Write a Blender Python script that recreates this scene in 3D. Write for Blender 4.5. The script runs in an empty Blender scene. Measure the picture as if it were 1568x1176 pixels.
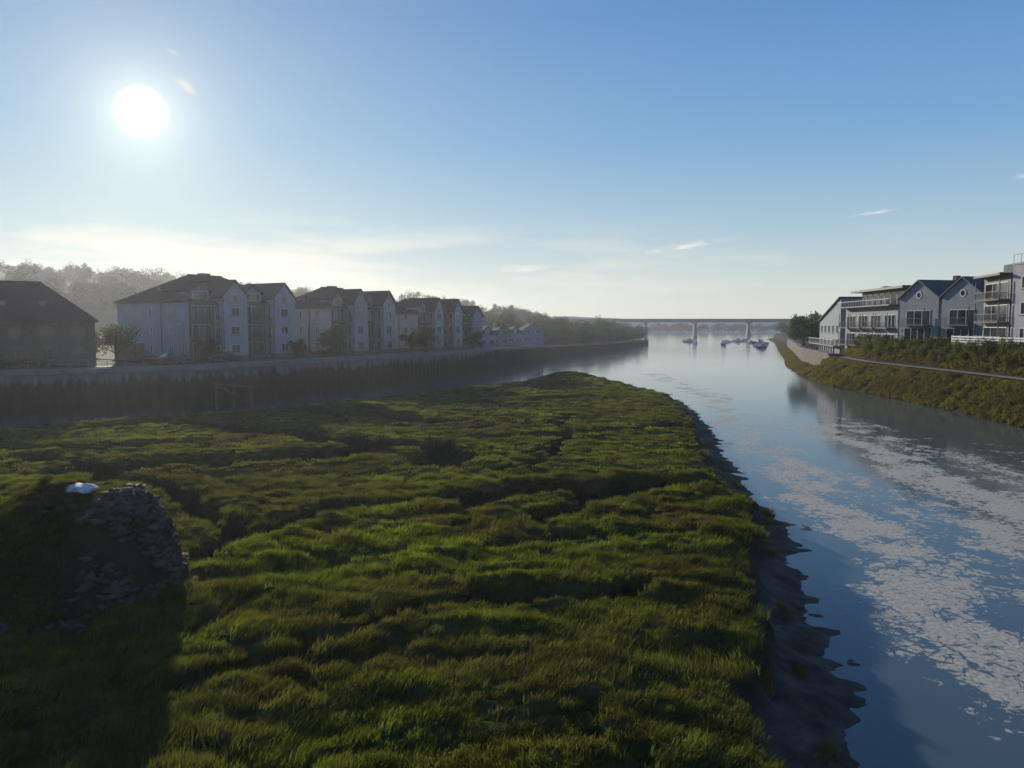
import bpy, math, random
import numpy as np
from mathutils import Vector, Matrix
random.seed(7); rng=np.random.default_rng(7)
S=bpy.context.scene
S.view_settings.view_transform='Standard'; S.view_settings.look='None'; S.view_settings.exposure=0
COL=S.collection

# ---------------------------------------------------------------- noise
def _h(ix,iy,s):
    n=(ix.astype(np.int64)*374761393+iy.astype(np.int64)*668265263+s*982451653)&0xffffffff
    n=((n^(n>>13))*1274126177)&0xffffffff
    n=(n^(n>>16))&0xffff
    return n/65535.0
def vn(x,y,s=0):
    x=np.asarray(x,float);y=np.asarray(y,float)
    ix=np.floor(x);iy=np.floor(y);fx=x-ix;fy=y-iy
    fx=fx*fx*(3-2*fx);fy=fy*fy*(3-2*fy)
    a=_h(ix,iy,s);b=_h(ix+1,iy,s);c=_h(ix,iy+1,s);d=_h(ix+1,iy+1,s)
    return (a*(1-fx)+b*fx)*(1-fy)+(c*(1-fx)+d*fx)*fy
def fbm(x,y,s=0,o=4):
    r=0;a=.5;t=0
    for i in range(o):
        r=r+a*vn(x*2**i+i*17.3,y*2**i-i*9.1,s+i);t+=a;a*=.5
    return r/t
def sst(a,b,x):
    t=np.clip((x-a)/(b-a),0,1);return t*t*(3-2*t)

# ---------------------------------------------------------------- materials
def newmat(name):
    m=bpy.data.materials.new(name);m.use_nodes=True
    nt=m.node_tree;b=nt.nodes['Principled BSDF'];return m,nt,b
def L(nt,a,b): nt.links.new(a,b)
def noise_ramp(nt,scale,cols,pos=None,detail=6,rough=.6,vec=None,stretch=None):
    g=nt.nodes.new('ShaderNodeNewGeometry')
    src=g.outputs['Position']
    if stretch:
        mp=nt.nodes.new('ShaderNodeMapping');mp.inputs['Scale'].default_value=stretch
        L(nt,src,mp.inputs['Vector']);src=mp.outputs[0]
    n=nt.nodes.new('ShaderNodeTexNoise');n.inputs['Scale'].default_value=scale
    n.inputs['Detail'].default_value=detail;n.inputs['Roughness'].default_value=rough
    L(nt,src,n.inputs['Vector'])
    r=nt.nodes.new('ShaderNodeValToRGB');e=r.color_ramp.elements
    k=len(cols)
    pos=pos or [.3+.4*i/(k-1) for i in range(k)]
    while len(e)<k:e.new(.5)
    for i in range(k):
        e[i].position=pos[i];e[i].color=(*cols[i],1)
    L(nt,n.outputs[0],r.inputs[0]);return r.outputs[0],n.outputs[0]
def bump(nt,b,h,st=.3,dist=.05):
    bp=nt.nodes.new('ShaderNodeBump');bp.inputs['Strength'].default_value=st;bp.inputs['Distance'].default_value=dist
    L(nt,h,bp.inputs['Height']);L(nt,bp.outputs[0],b.inputs['Normal'])
def simple(name,col,rough=.8,var=.25,scale=1.5,st=.2,metal=0,stretch=None,spec=.3):
    m,nt,b=newmat(name)
    c1=tuple(max(0,c*(1-var)) for c in col);c2=tuple(min(1,c*(1+var*.6)) for c in col)
    c,h=noise_ramp(nt,scale,[c1,col,c2],stretch=stretch)
    L(nt,c,b.inputs['Base Color']);b.inputs['Roughness'].default_value=rough;b.inputs['Metallic'].default_value=metal
    b.inputs['Specular IOR Level'].default_value=spec
    if st: bump(nt,b,h,st,.03)
    return m
def leafmat(name,cols,transl,scale=.35,tw=.45,big=None):
    m,nt,b=newmat(name);nt.nodes.remove(b)
    out=nt.nodes['Material Output']
    c,h=noise_ramp(nt,scale,cols,detail=5,rough=.65)
    if big:
        _,h2=noise_ramp(nt,big[0],[(0,0,0),(1,1,1)],detail=3)
        mb=nt.nodes.new('ShaderNodeMapRange');mb.inputs[1].default_value=.42;mb.inputs[2].default_value=.62;mb.inputs[4].default_value=.75;L(nt,h2,mb.inputs[0])
        mx_=nt.nodes.new('ShaderNodeMix');mx_.data_type='RGBA';L(nt,mb.outputs[0],mx_.inputs[0]);L(nt,c,mx_.inputs[6]);mx_.inputs[7].default_value=(*big[1],1);c=mx_.outputs[2]
    oi=nt.nodes.new('ShaderNodeObjectInfo')
    mr=nt.nodes.new('ShaderNodeMapRange');mr.inputs[3].default_value=.65;mr.inputs[4].default_value=1.35
    L(nt,oi.outputs['Random'],mr.inputs[0])
    mx=nt.nodes.new('ShaderNodeVectorMath');mx.operation='SCALE';L(nt,c,mx.inputs[0]);L(nt,mr.outputs[0],mx.inputs['Scale'])
    d=nt.nodes.new('ShaderNodeBsdfDiffuse');t=nt.nodes.new('ShaderNodeBsdfTranslucent')
    L(nt,mx.outputs[0],d.inputs[0])
    m2=nt.nodes.new('ShaderNodeVectorMath');m2.operation='MULTIPLY';m2.inputs[1].default_value=transl
    L(nt,mx.outputs[0],m2.inputs[0]);L(nt,m2.outputs[0],t.inputs[0])
    ms=nt.nodes.new('ShaderNodeMixShader');ms.inputs[0].default_value=tw
    L(nt,d.outputs[0],ms.inputs[1]);L(nt,t.outputs[0],ms.inputs[2]);L(nt,ms.outputs[0],out.inputs[0]);return m

M={}
M['white']=simple('white_render',(.29,.295,.335),.85,.16,.6,.1)
M['cream']=simple('cream_render',(.32,.31,.32),.85,.16,.6,.1)
M['grey']=simple('grey_cladding',(.175,.205,.23),.75,.18,.8,.1)
M['blue']=simple('blue_render',(.08,.19,.33),.8,.15,.8,.1)
M['slate']=simple('slate_roof',(.042,.033,.037),.9,.35,2.5,.4,spec=.08)
M['slateblue']=simple('blue_slate_roof',(.045,.065,.08),.75,.3,2.5,.3,spec=.15)
M['stone']=simple('rubble_stone_wall',(.115,.085,.068),.9,.5,3.2,.8)
M['frame']=simple('painted_frame',(.5,.51,.53),.5,.05,1,0)
M['dark']=simple('dark_metal',(.04,.04,.045),.5,.2,2,0)
M['brickc']=simple('brick_trim',(.16,.10,.08),.85,.3,3,.3)
M['concrete']=simple('concrete',(.13,.125,.12),.85,.35,.7,.3)
M['quaystone']=simple('quay_masonry',(.13,.115,.095),.9,.5,1.0,.6)
M['deckwood']=simple('timber_deck',(.20,.17,.14),.7,.3,2,.2)
M['bridge']=simple('bridge_concrete',(.12,.135,.155),.8,.1,.1,0)
M['bark']=simple('bark',(.07,.05,.035),.9,.3,5,.5)
M['asphalt']=simple('asphalt',(.05,.05,.052),.85,.2,3,.2)
M['paving']=simple('paving',(.20,.19,.175),.85,.25,1.2,.2)
M['lawn']=simple('grass_ground',(.05,.065,.028),.95,.4,.5,.3,spec=.05)
M['hillm']=simple('hill_fields_hazed',(.055,.075,.060),.95,.35,.03,0,spec=.05)  # field green with an aerial haze tint mixed into the colour
M['farhill']=simple('far_hill_haze_tint',(.15,.21,.27),.95,.2,.01,0,spec=0)  # pale blue is distance haze painted into the base colour
M['bed']=simple('river_bed',(.05,.045,.035),.9,.2,.2,0)
M['hull']=simple('boat_hull_white',(.7,.7,.68),.4,.05,1,0)
M['hullb']=simple('boat_hull_blue',(.05,.09,.2),.4,.05,1,0)
M['card']=simple('car_paint_dark',(.03,.04,.07),.3,.03,1,0)
M['tyre']=simple('tyre',(.02,.02,.02),.8,.1,1,0)
m,nt,b=newmat('window_glass');b.inputs['Roughness'].default_value=.08
c,h=noise_ramp(nt,.35,[(.012,.014,.02),(.05,.055,.07)],[.4,.6]);L(nt,c,b.inputs['Base Color']);M['glass']=m
m,nt,b=newmat('rusted_sheet_piling')
g=nt.nodes.new('ShaderNodeNewGeometry');sx=nt.nodes.new('ShaderNodeSeparateXYZ');L(nt,g.outputs['Position'],sx.inputs[0])
n=nt.nodes.new('ShaderNodeTexNoise');n.inputs['Scale'].default_value=.9;n.inputs['Detail'].default_value=6
mp=nt.nodes.new('ShaderNodeMapping');mp.inputs['Scale'].default_value=(1.6,1.6,.35);L(nt,g.outputs['Position'],mp.inputs[0]);L(nt,mp.outputs[0],n.inputs['Vector'])
ma=nt.nodes.new('ShaderNodeMath');ma.operation='MULTIPLY_ADD';ma.inputs[1].default_value=3.2;L(nt,n.outputs[0],ma.inputs[0]);L(nt,sx.outputs[2],ma.inputs[2])
mr=nt.nodes.new('ShaderNodeMapRange');mr.inputs[1].default_value=1.2;mr.inputs[2].default_value=7.0;L(nt,ma.outputs[0],mr.inputs[0])
r=nt.nodes.new('ShaderNodeValToRGB');e=r.color_ramp.elements;e[0].position=0;e[0].color=(.014,.016,.009,1);e[1].position=.45;e[1].color=(.028,.023,.020,1)
for p,cc in [(.68,(.042,.034,.032,1)),(.78,(.13,.13,.145,1)),(1,(.26,.26,.29,1))]:
    x=e.new(p);x.color=cc
L(nt,mr.outputs[0],r.inputs[0]);L(nt,r.outputs[0],b.inputs['Base Color']);b.inputs['Roughness'].default_value=.85;b.inputs['Specular IOR Level'].default_value=.1;bump(nt,b,n.outputs[0],.4,.05);M['piling']=m
M['leaf']=leafmat('leaves',[(.018,.03,.012),(.035,.052,.02),(.06,.078,.028)],(1.4,1.5,.9),.8)
M['bushleaf']=leafmat('bush_leaves',[(.035,.040,.018),(.070,.082,.028),(.14,.135,.04)],(1.7,1.7,.9),.45)
M['farleaf']=leafmat('distant_leaves_hazed',[(.026,.036,.026),(.042,.058,.036),(.066,.078,.042)],(1.2,1.3,.9),.06)  # leaf greens lifted towards blue to imitate haze over distant trees
M['marshblade']=leafmat('marsh_grass_blades',[(.072,.060,.034),(.078,.076,.032),(.105,.122,.030),(.165,.195,.034)],(1.7,1.75,.6),.22,.5,big=(.07,(.080,.070,.042)))
M['rightblade']=leafmat('bank_grass_blades',[(.10,.072,.042),(.10,.088,.034),(.14,.145,.038)],(1.6,1.55,.8),.3,.5)
M['moundblade']=leafmat('mound_turf_blades',[(.034,.028,.016),(.056,.054,.020),(.10,.108,.024)],(1.5,1.6,.6),.7,.4)
M['mound']=simple('mossy_rubble_core',(.034,.030,.019),.95,.5,1.6,.9,spec=.05)
M['rock']=simple('broken_slate_stone',(.082,.072,.062),.9,.8,2.5,.6,spec=.1)
M['palerock']=simple('pale_limestone',(.5,.5,.52),.8,.2,3,.4)

# ---------------------------------------------------------------- mesh helpers
def mesh_np(name,V,F,mat=None,smooth=False):
    V=np.asarray(V,np.float32);F=np.asarray(F,np.int32)
    me=bpy.data.meshes.new(name);me.vertices.add(len(V));me.vertices.foreach_set('co',V.ravel())
    k=F.shape[1];me.loops.add(F.size);me.loops.foreach_set('vertex_index',F.ravel())
    me.polygons.add(len(F));me.polygons.foreach_set('loop_start',np.arange(len(F),dtype=np.int32)*k)
    me.polygons.foreach_set('loop_total',np.full(len(F),k,np.int32))
    if smooth: me.polygons.foreach_set('use_smooth',np.ones(len(F),bool))
    me.update(calc_edges=True);me.validate()
    if mat:me.materials.append(mat)
    return me
def obj(name,me,parent=None,link=True):
    o=bpy.data.objects.new(name,me)
    if link:COL.objects.link(o)
    if parent:o.parent=parent
    return o
def grid_faces(nx,ny):
    i=np.arange(nx-1);j=np.arange(ny-1);I,J=np.meshgrid(i,j);a=(J*nx+I).ravel()
    return np.stack([a,a+1,a+1+nx,a+nx],1)
def grid_mesh(name,xs,ys,zf,mat,smooth=True):
    X,Y=np.meshgrid(xs,ys);Z=zf(X,Y);V=np.stack([X.ravel(),Y.ravel(),Z.ravel()],1)
    return mesh_np(name,V,grid_faces(len(xs),len(ys)),mat,smooth)
class B:
    def __init__(s,name,org=(0,0,0),ang=0):
        s.name=name;s.org=org;s.ang=ang;s.p={}
    def _g(s,part,mat): return s.p.setdefault(part,(mat,[],[]))
    def face(s,part,mat,pts):
        m,v,f=s._g(part,mat);n=len(v);v.extend(pts);f.append(tuple(range(n,n+len(pts))))
    def box(s,part,mat,x0,x1,y0,y1,z0,z1):
        m,v,f=s._g(part,mat);n=len(v)
        v.extend([(x0,y0,z0),(x1,y0,z0),(x1,y1,z0),(x0,y1,z0),(x0,y0,z1),(x1,y0,z1),(x1,y1,z1),(x0,y1,z1)])
        for q in [(0,3,2,1),(4,5,6,7),(0,1,5,4),(1,2,6,5),(2,3,7,6),(3,0,4,7)]: f.append(tuple(n+i for i in q))
    def cyl(s,part,mat,p,q,r0,r1,n=7):
        m,v,f=s._g(part,mat);b=len(v);p=Vector(p);q=Vector(q);d=(q-p).normalized()
        a=d.orthogonal().normalized();c=d.cross(a)
        for k in range(n):
            t=2*math.pi*k/n;e=a*math.cos(t)+c*math.sin(t);v.append(tuple(p+e*r0));v.append(tuple(q+e*r1))
        for k in range(n):
            k2=(k+1)%n;f.append((b+2*k,b+2*k2,b+2*k2+1,b+2*k+1))
        f.append(tuple(b+2*k+1 for k in range(n)));f.append(tuple(b+2*k for k in reversed(range(n))))
    def finish(s):
        e=bpy.data.objects.new(s.name,None);COL.objects.link(e);e.location=s.org;e.rotation_euler=(0,0,s.ang);e.empty_display_size=.5
        for part,(mat,v,f) in s.p.items():
            me=bpy.data.meshes.new(part);me.from_pydata(v,[],f);me.update();me.materials.append(M[mat]);obj(part,me,e)
        return e

def window(b,axis,c,w,z,h,pos,side=-1,bars=1,fm='frame'):
    t=.07
    def bx(part,mat,a0,a1,z0,z1,d0,d1):
        lo,hi=sorted((pos+side*d0,pos+side*d1))
        if axis=='x': b.box(part,mat,a0,a1,lo,hi,z0,z1)
        else: b.box(part,mat,lo,hi,a0,a1,z0,z1)
    a0=c-w/2;a1=c+w/2
    bx('window_glass','glass',a0+t,a1-t,z+t,z+h-t,-.02,.03)
    bx('window_frames',fm,a0,a0+t,z,z+h,-.02,.08);bx('window_frames',fm,a1-t,a1,z,z+h,-.02,.08)
    bx('window_frames',fm,a0+t,a1-t,z,z+t,-.02,.078);bx('window_frames',fm,a0+t,a1-t,z+h-t,z+h,-.02,.078)
    for i in range(bars):
        x=a0+(i+1)*w/(bars+1);bx('window_frames',fm,x-.03,x+.03,z+t,z+h-t,-.02,.07)
    bx('window_sills','concrete',a0-.1,a1+.1,z-.1,z-.003,-.02,.16)

def balcony(b,x0,x1,z,out=1.4,y=0,mat='dark',glassfront=False):
    b.box('balcony_slabs','concrete' if not glassfront else 'dark',x0,x1,y-out,y-.003,z-.18,z)
    b.box('balcony_railings',mat,x0,x1,y-out,y-out+.06,z+1.0,z+1.07)
    b.box('balcony_railings',mat,x0,x1,y-out,y-out+.05,z+.1,z+.15)
    n=int((x1-x0)/.28)
    for i in range(n+1):
        x=x0+(x1-x0-.03)*i/n;b.box('balcony_railings',mat,x,x+.03,y-out+.01,y-out+.04,z+.15,z+1.0)
    for x in (x0,x1-.1): b.box('balcony_posts',mat,x,x+.1,y-out+.07,y-out+.17,z,z+2.6)
    w=x1-x0
    b.box('window_glass','glass',x0+.3,x1-.3,y-.03,y+.02,z+.05,z+2.2)
    k=3
    for i in range(k+1):
        xx=x0+.3+(w-.6-.08)*i/k;b.box('window_frames','frame',xx,xx+.08,y-.08,y-.031,z+.05,z+2.2)
    b.box('window_frames','frame',x0+.3,x1-.3,y-.08,y-.031,z+2.203,z+2.3)

def gable_roof(b,x0,x1,y0,y1,ze,zr,mat='slate',ov=.35,part='roof'):
    xm=(x0+x1)/2;k=(zr-ze)/((x1-x0)/2);th=.18
    for sx,xe in ((-1,x0-ov),(1,x1+ov)):
        zE=ze-ov*k
        A=[(xe,y0-ov,zE),(xm,y0-ov,zr),(xm,y1,zr),(xe,y1,zE)]
        Bt=[(p[0],p[1],p[2]+th) for p in A]
        b.face(part,mat,Bt);b.face(part,mat,A[::-1])
        b.face(part+'_bargeboards','dark',[A[0],A[1],Bt[1],Bt[0]])
        b.face(part,mat,[A[0],A[3],Bt[3],Bt[0]])
def gable_tri(b,x0,x1,y,ze,zr,mat,part='walls'):
    b.face(part,mat,[(x0,y,ze),(x1,y,ze),((x0+x1)/2,y,zr-.02)])

def hip_roof(b,x0,x1,y0,y1,ze,zr,inset,mat='slate',ov=.4):
    X0,X1,Y0,Y1=x0-ov,x1+ov,y0-ov,y1+ov;ym=(Y0+Y1)/2
    a,c=(X0+inset,ym,zr),(X1-inset,ym,zr);z=ze
    P=[(X0,Y0,z),(X1,Y0,z),(X1,Y1,z),(X0,Y1,z)]
    b.face('roof',mat,[P[0],P[1],c,a]);b.face('roof',mat,[P[1],P[2],c]);b.face('roof',mat,[P[2],P[3],a,c]);b.face('roof',mat,[P[3],P[0],a])
    b.box('fascia','dark',X0,X1,Y0,Y1,z-.25,z-.003)
    b.box('ridge_cap',mat,a[0],c[0],ym-.15,ym+.15,zr-.05,zr+.12)

def apartment(org,ang,Lx,D,He,Hr,wall='white',bays=4):
    b=B('apartment_block',org,ang)
    b.box('walls',wall,0,Lx,0,D,-.5,He)
    hip_roof(b,0,Lx,0,D,He+.25,Hr,D*.42)
    u=Lx/bays;pr=1.5
    for i in range(bays):
        x0=i*u;x1=x0+u
        if i%2==0:
            b.box('balcony_shade_panel','slate',x0+.35,x1-.25,-.02,.3,.1,He-.2)  # dark panel on the flat wall, painting the shade of a recessed bay
            for s in range(3): balcony(b,x0+.5,x1-.4,.25+s*2.85 if s else .35,y=-.03)
            b.box('dormer_walls','grey',x0+.9,x1-.9,.1,3.2,He,He+1.9)
            window(b,'x',(x0+x1)/2,u-2.4,He+.45,1.3,.1,-1,2)
            gable_roof(b,x0+.9,x1-.9,.1,D*.4,He+1.9,He+3.0,part='dormer_roof')
            gable_tri(b,x0+.9,x1-.9,.1,He+1.9,He+3.0,'grey','dormer_walls')
        else:
            g0,g1=x0+.1,x1-.1;hz=He+1.1
            b.box('gable_bay_walls',wall,g0,g1,-pr,1.5,-.5,hz)
            gable_tri(b,g0,g1,-pr,hz,hz+2.4,wall,'gable_bay_walls')
            gable_roof(b,g0,g1,-pr,D*.45,hz,hz+2.4,part='gable_roof')
            for s in range(3):
                window(b,'x',(g0+g1)/2,1.6,.9+s*2.85,1.35,-pr,-1,1)
                window(b,'y',-pr/2,.6,.9+s*2.85,1.3,g0,-1,0)
            window(b,'x',(g0+g1)/2,1.0,He+.25,1.1,-pr,-1,0)
            b.box('downpipes','dark',g0+.12,g0+.22,-pr-.1,-pr-.003,0,hz)
            b.box('plinth','brickc',g0-.03,g1+.03,-pr-.05,1.0,-.5,.55)
    for s in range(3):
        for yy in (D*.22,D*.5,D*.8): window(b,'y',yy,1.0 if yy!=D*.5 else .6,.9+s*2.85,1.25,0,-1,1 if yy!=D*.5 else 0)
    b.box('plinth','brickc',-.06,Lx,-.05,D+.05,-.5,.5)
    b.box('downpipes','dark',-.12,-.003,D*.35,D*.35+.1,.5,He)
    b.box('entrance_porch','brickc',-1.6,-.065,D*.62,D*.92,0,2.4)
    b.box('string_course','cream',-.05,Lx,-.04,D,2.95,3.08)
    for k in (.35,.55):
        zz=He+.25+(Hr-He-.25)*.45;xx=-.4+D*.42*.45
        b.box('rooflights','glass',xx-.35,xx+.35,D*k,D*k+.8,zz-.3,zz+.35)
    b.box('roof_vent','dark',Lx*.45,Lx*.45+1.6,D*.5-.6,D*.5+.6,Hr-.8,Hr+.35)
    return b.finish()

apartment((-48,114,5.2),math.atan2(17,10),20,17,8.6,13.3,'white',4)
apartment((-32.2,137,5.2),math.atan2(.87,.47),17,14,8.2,12.3,'cream',4)
apartment((-19.6,160,5.1),math.atan2(.87,.43),16,13,7.5,10.9,'cream',4)
apartment((-13.5,181,4.9),math.atan2(.9,.40),12,11,6.6,9.6,'grey',2)

b=B('stone_warehouse',(-75.0,87.5,5.2),math.atan2(12.5,21))
Lw=24.4;D=13
b.box('walls','stone',0,Lw,0,D,-.5,5.7);hip_roof(b,0,Lw,0,D,5.9,10.9,6.2,'slate')
for s in range(2):
    for i in range(7):
        x=2+i*3.4;window(b,'x',x,1.3,.9+s*2.7,1.35,0,-1,1,'concrete')
        b.box('brick_lintels','brickc',x-.85,x+.85,-.07,.1,2.3+s*2.7,2.52+s*2.7)
for i in range(4): b.box('rooflights','glass',5+i*4.4,5.9+i*4.4,2.2,3.1,7.55,8.3)
for yy in (3,8): window(b,'y',yy,1.2,3.4,1.3,Lw,1,1,'cream')
b.finish()

def house(name,org,ang,W,D,He,Hr,wall,roof='slate',wins=2,rows=2,porth=False):
    b=B(name,org,ang)
    b.box('walls',wall,0,W,0,D,-.8,He);gable_tri(b,0,W,-.001,He,Hr,wall);gable_tri(b,0,W,D,He,Hr,wall)
    gable_roof(b,0,W,0,D+.3,He,Hr,roof)
    for r_ in range(rows):
        for i in range(wins):
            window(b,'x',W*(i+.5)/wins,min(1.6,W/wins*.6),.8+r_*2.6,1.3,-.001,-1,1)
            window(b,'y',D*(i+.5)/wins,1.1,.8+r_*2.6,1.3,0,-1,1)
    b.box('chimney','brickc',W*.5-.4,W*.5+.4,D*.7,D*.7+.8,Hr-.6,Hr+1.0)
    return b
for (x,y,a,W,D,He,Hr,w) in [(-12.5,200,.35,5.0,8,3.8,6.0,'white'),(-9.2,214,.35,5.0,8,3.8,5.8,'white'),(-6,230,.3,5.5,8,3.4,5.4,'grey'),
        (-1.5,245,.3,5.2,8,3.6,5.6,'white'),(3.4,262,.2,7.5,8,4.4,6.6,'blue'),(-23,232,.2,9,9,5.2,7.6,'cream'),(-14,246,.2,9,9,5.4,7.8,'cream'),(-19,214,.3,6,8,5,7.2,'white')]:
    house('quayside_house',(x,y,4.2),a,W,D,He,Hr,w).finish()

def gab_house_right(org,ang,W):
    b=B('gabled_house',org,ang);D=11;He=7.2;Hr=9.9
    b.box('walls','grey',0,W,0,D,-2,He);gable_tri(b,0,W,-.001,He,Hr,'grey');gable_tri(b,0,W,D,He,Hr,'grey')
    gable_roof(b,0,W,0,D+.3,He,Hr,'slateblue')
    balcony(b,1.3,W-1.3,2.9,1.5);b.box('ground_floor_glazing','glass',1.2,W-1.2,-.04,.02,.1,2.3)
    for i in range(5):
        x=1.2+(W-2.5)*i/4;b.box('window_frames','frame',x,x+.1,-.09,-.041,.1,2.3)
    for (r0,r1,y,part,mat) in ((.42,.6,-.06,'round_window_frame','frame'),(0,.42,-.05,'round_window_glass','glass')):
        for k in range(16):
            t0=2*math.pi*k/16;t1=2*math.pi*(k+1)/16;cx=W/2;cz=7.6
            P=[(cx+r1*math.cos(t0),y,cz+r1*math.sin(t0)),(cx+r1*math.cos(t1),y,cz+r1*math.sin(t1)),(cx+r0*math.cos(t1),y,cz+r0*math.sin(t1)),(cx+r0*math.cos(t0),y,cz+r0*math.sin(t0))]
            b.face(part,mat,P if r0 else P[:3])
    b.box('chimney','brickc',W*.5-.4,W*.5+.4,D*.6,D*.6+.8,Hr-.5,Hr+.9)
    for yy in (2.5,7): window(b,'y',yy,1.0,3.6,1.3,W,1,1);window(b,'y',yy,1.0,.9,1.3,0,-1,1)
    b.finish()
aR=math.atan2(-16.8,4)
ux,uy=math.cos(aR),math.sin(aR)
gab_house_right((64,127.5,7.6),aR,8.3)
gab_house_right((64+8.9*ux,127.5+8.9*uy,7.6),aR,8.0)

aF=math.atan2(-26,-2.2)
b=B('flat_roofed_apartments',(68.3,158,6.2),aF);Lf=26
b.box('walls','grey',0,Lf,0,11,-2,7.6);b.box('penthouse_walls','grey',2.5,Lf,2.2,10,7.6,10.6)
b.box('flat_roof','dark',1.6,Lf+.6,.2,11,10.603,11.0)
b.box('flat_roof_lower','dark',-.3,Lf,-1.7,2.15,7.603,7.8)
for s in range(2):
    for i in range(4): balcony(b,.6+i*6.4,5.9+i*6.4,.4+s*3.4,1.6,0,'concrete')
for i in range(8):
    x=2.8+i*2.9;b.box('penthouse_glazing','glass',x,x+2.5,2.1,2.19,7.9,10.2);b.box('window_frames','frame',x+2.5,x+2.62,2.08,2.19,7.85,10.3)
b.box('roof_terrace_railing','frame',-.3,Lf,-1.68,-1.62,8.75,8.82)
for i in range(int(Lf/1.3)): b.box('roof_terrace_railing','frame',-.3+i*1.3,-.24+i*1.3,-1.68,-1.62,7.8,8.75)
b.box('roof_vents','dark',7,8.4,4,5.4,11.003,11.7);b.box('roof_vents','dark',16,17,4,5.4,11.003,11.5)
b.finish()
b=B('riverside_wing_house',(74.2,186,5.2),math.atan2(-26,-5.8));Wl=25
b.box('walls','grey',0,Wl,0,9,-2,6.0)
b.face('walls','grey',[(0,0,6.0),(Wl,0,6.0),(Wl,0,10.8)]);b.face('walls','grey',[(0,9,6.0),(Wl,9,6.0),(Wl,9,10.8)])
b.face('walls','grey',[(Wl,0,6.0),(Wl,9,6.0),(Wl,9,10.8),(Wl,0,10.8)])
for dz in (0,.25): b.face('roof','slateblue',[(-.5,-.5,5.95+dz),(Wl+.3,-.5,10.9+dz),(Wl+.3,9.5,10.9+dz),(-.5,9.5,5.95+dz)])
b.face('roof','slateblue',[(-.5,-.5,5.95),(Wl+.3,-.5,10.9),(Wl+.3,-.5,11.15),(-.5,-.5,6.2)])
for s in range(2):
    for i in range(5): window(b,'x',3+i*4.7,2.2,.6+s*2.9,1.7,0,-1,2)
b.finish()
b=B('white_apartment_tower',(64.8,100.3,7.6),math.atan2(-1,.03));Lt=17
b.box('walls','cream',0,Lt,0,12,-2,10.6);b.box('parapet','dark',-.1,Lt+.1,-.1,12.1,10.603,10.85)
b.box('stair_head_walls','grey',1.5,7,2,8,10.85,12.6);b.box('stair_head_roof','dark',1.2,7.3,1.7,8.3,12.603,12.85)
b.box('roof_railing','dark',-.05,Lt,-.02,.03,11.9,11.96)
for i in range(12): b.box('roof_railing','dark',i*1.4,i*1.4+.05,-.02,.03,10.85,11.9)
for s in range(3):
    for i in range(3): window(b,'x',3+i*5,2.4,.9+s*3.3,1.6,0,-1,2)
    window(b,'y',5,1.6,.9+s*3.3,1.5,0,-1,1)
b.finish()
b=B('glazed_link_block',(67.2,110.2,7.6),math.atan2(-9.4,-2.2));Ll=9.4
b.box('walls','dark',0,Ll,0,8,-2,9.4);b.box('flat_roof','dark',-.2,Ll+.1,-1.4,8,9.403,9.7)
for s in range(3): balcony(b,.3,Ll-.3,.3+s*3.0,1.3,0,'dark')
b.box('stair_glazing','glass',1,Ll-1,2,6,9.7,11.2)
b.finish()

# ---------------------------------------------------------------- left quay
Q=np.array([(-150,28),(-110,54),(-75,76),(-57,86),(-39.7,96.6),(-31.8,112),(-20.5,132),(-10.5,160),(0,212),(14.8,262),(40,315),(75,425)],float)
QZ=np.array([5.2,5.2,5.2,5.2,5.2,5.2,5.2,5.0,4.2,3.5,3.0,2.4])
def resample(P,Z,step):
    P3=np.column_stack([P,Z])
    for _ in range(2):
        q=[P3[0]]
        for a,c in zip(P3[:-1],P3[1:]): q+= [a*.75+c*.25,a*.25+c*.75]
        q.append(P3[-1]);P3=np.array(q)
    d=np.r_[0,np.cumsum(np.linalg.norm(np.diff(P3[:,:2],axis=0),axis=1))]
    s=np.arange(0,d[-1],step)
    return np.column_stack([np.interp(s,d,P3[:,k]) for k in range(3)]),s
def normals(P):
    t=np.gradient(P[:,:2],axis=0);t/=np.linalg.norm(t,axis=1)[:,None];return np.column_stack([t[:,1],-t[:,0]])
P,s=resample(Q,QZ,.3);N=normals(P)
ph=(np.arange(len(P))%5);off=np.where(ph<2,.42,0.0)
V=[]
levels=np.array([1.0,.75,.5,.25,0])
pt=P[:,:2]+N*off[:,None]
for l in levels:
    V.append(np.column_stack([pt,-1.5+(P[:,2]-.45+1.5)*l]))
V=np.vstack(V);n=len(P)
mw=mesh_np('sheet_piling',V,grid_faces(n,len(levels)),M['piling'])
qw=bpy.data.objects.new('quay_wall',None);COL.objects.link(qw);obj('sheet_piling',mw,qw)
def ribbon(P,N,offs,dz,name,mat,parent=None):
    V=np.vstack([np.column_stack([P[:,:2]+N*o,P[:,2]+z]) for o,z in zip(offs,dz)])
    return obj(name,mesh_np(name,V,grid_faces(len(P),len(offs)),mat),parent)
P2,s2=resample(Q,QZ,2.0);N2=normals(P2)
ribbon(P2,N2,[.5,.5,-.35,-.35],[-.45,.12,.12,-.3],'capping_beam',M['concrete'],qw)
ribbon(P2,N2,[-.35,-3.4],[.004,.004],'quayside_promenade',M['paving'])
ribbon(P2,N2,[-3.4,-3.4,-3.6,-3.6],[0,.12,.12,.0],'kerb',M['concrete'])
ribbon(P2,N2,[-3.6,-9.0],[.008,.008],'quay_road',M['asphalt'])
ribbon(P2,N2,[-6.45,-6.55],[.014,.014],'road_centre_marking',M['frame'])
ribbon(P2,N2,[-.5,-8,-20,-60,-400,-2500],[-.02,-.02,-.02,0,0,0],'left_bank_ground',M['lawn'])
b=B('quay_railing')
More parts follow.
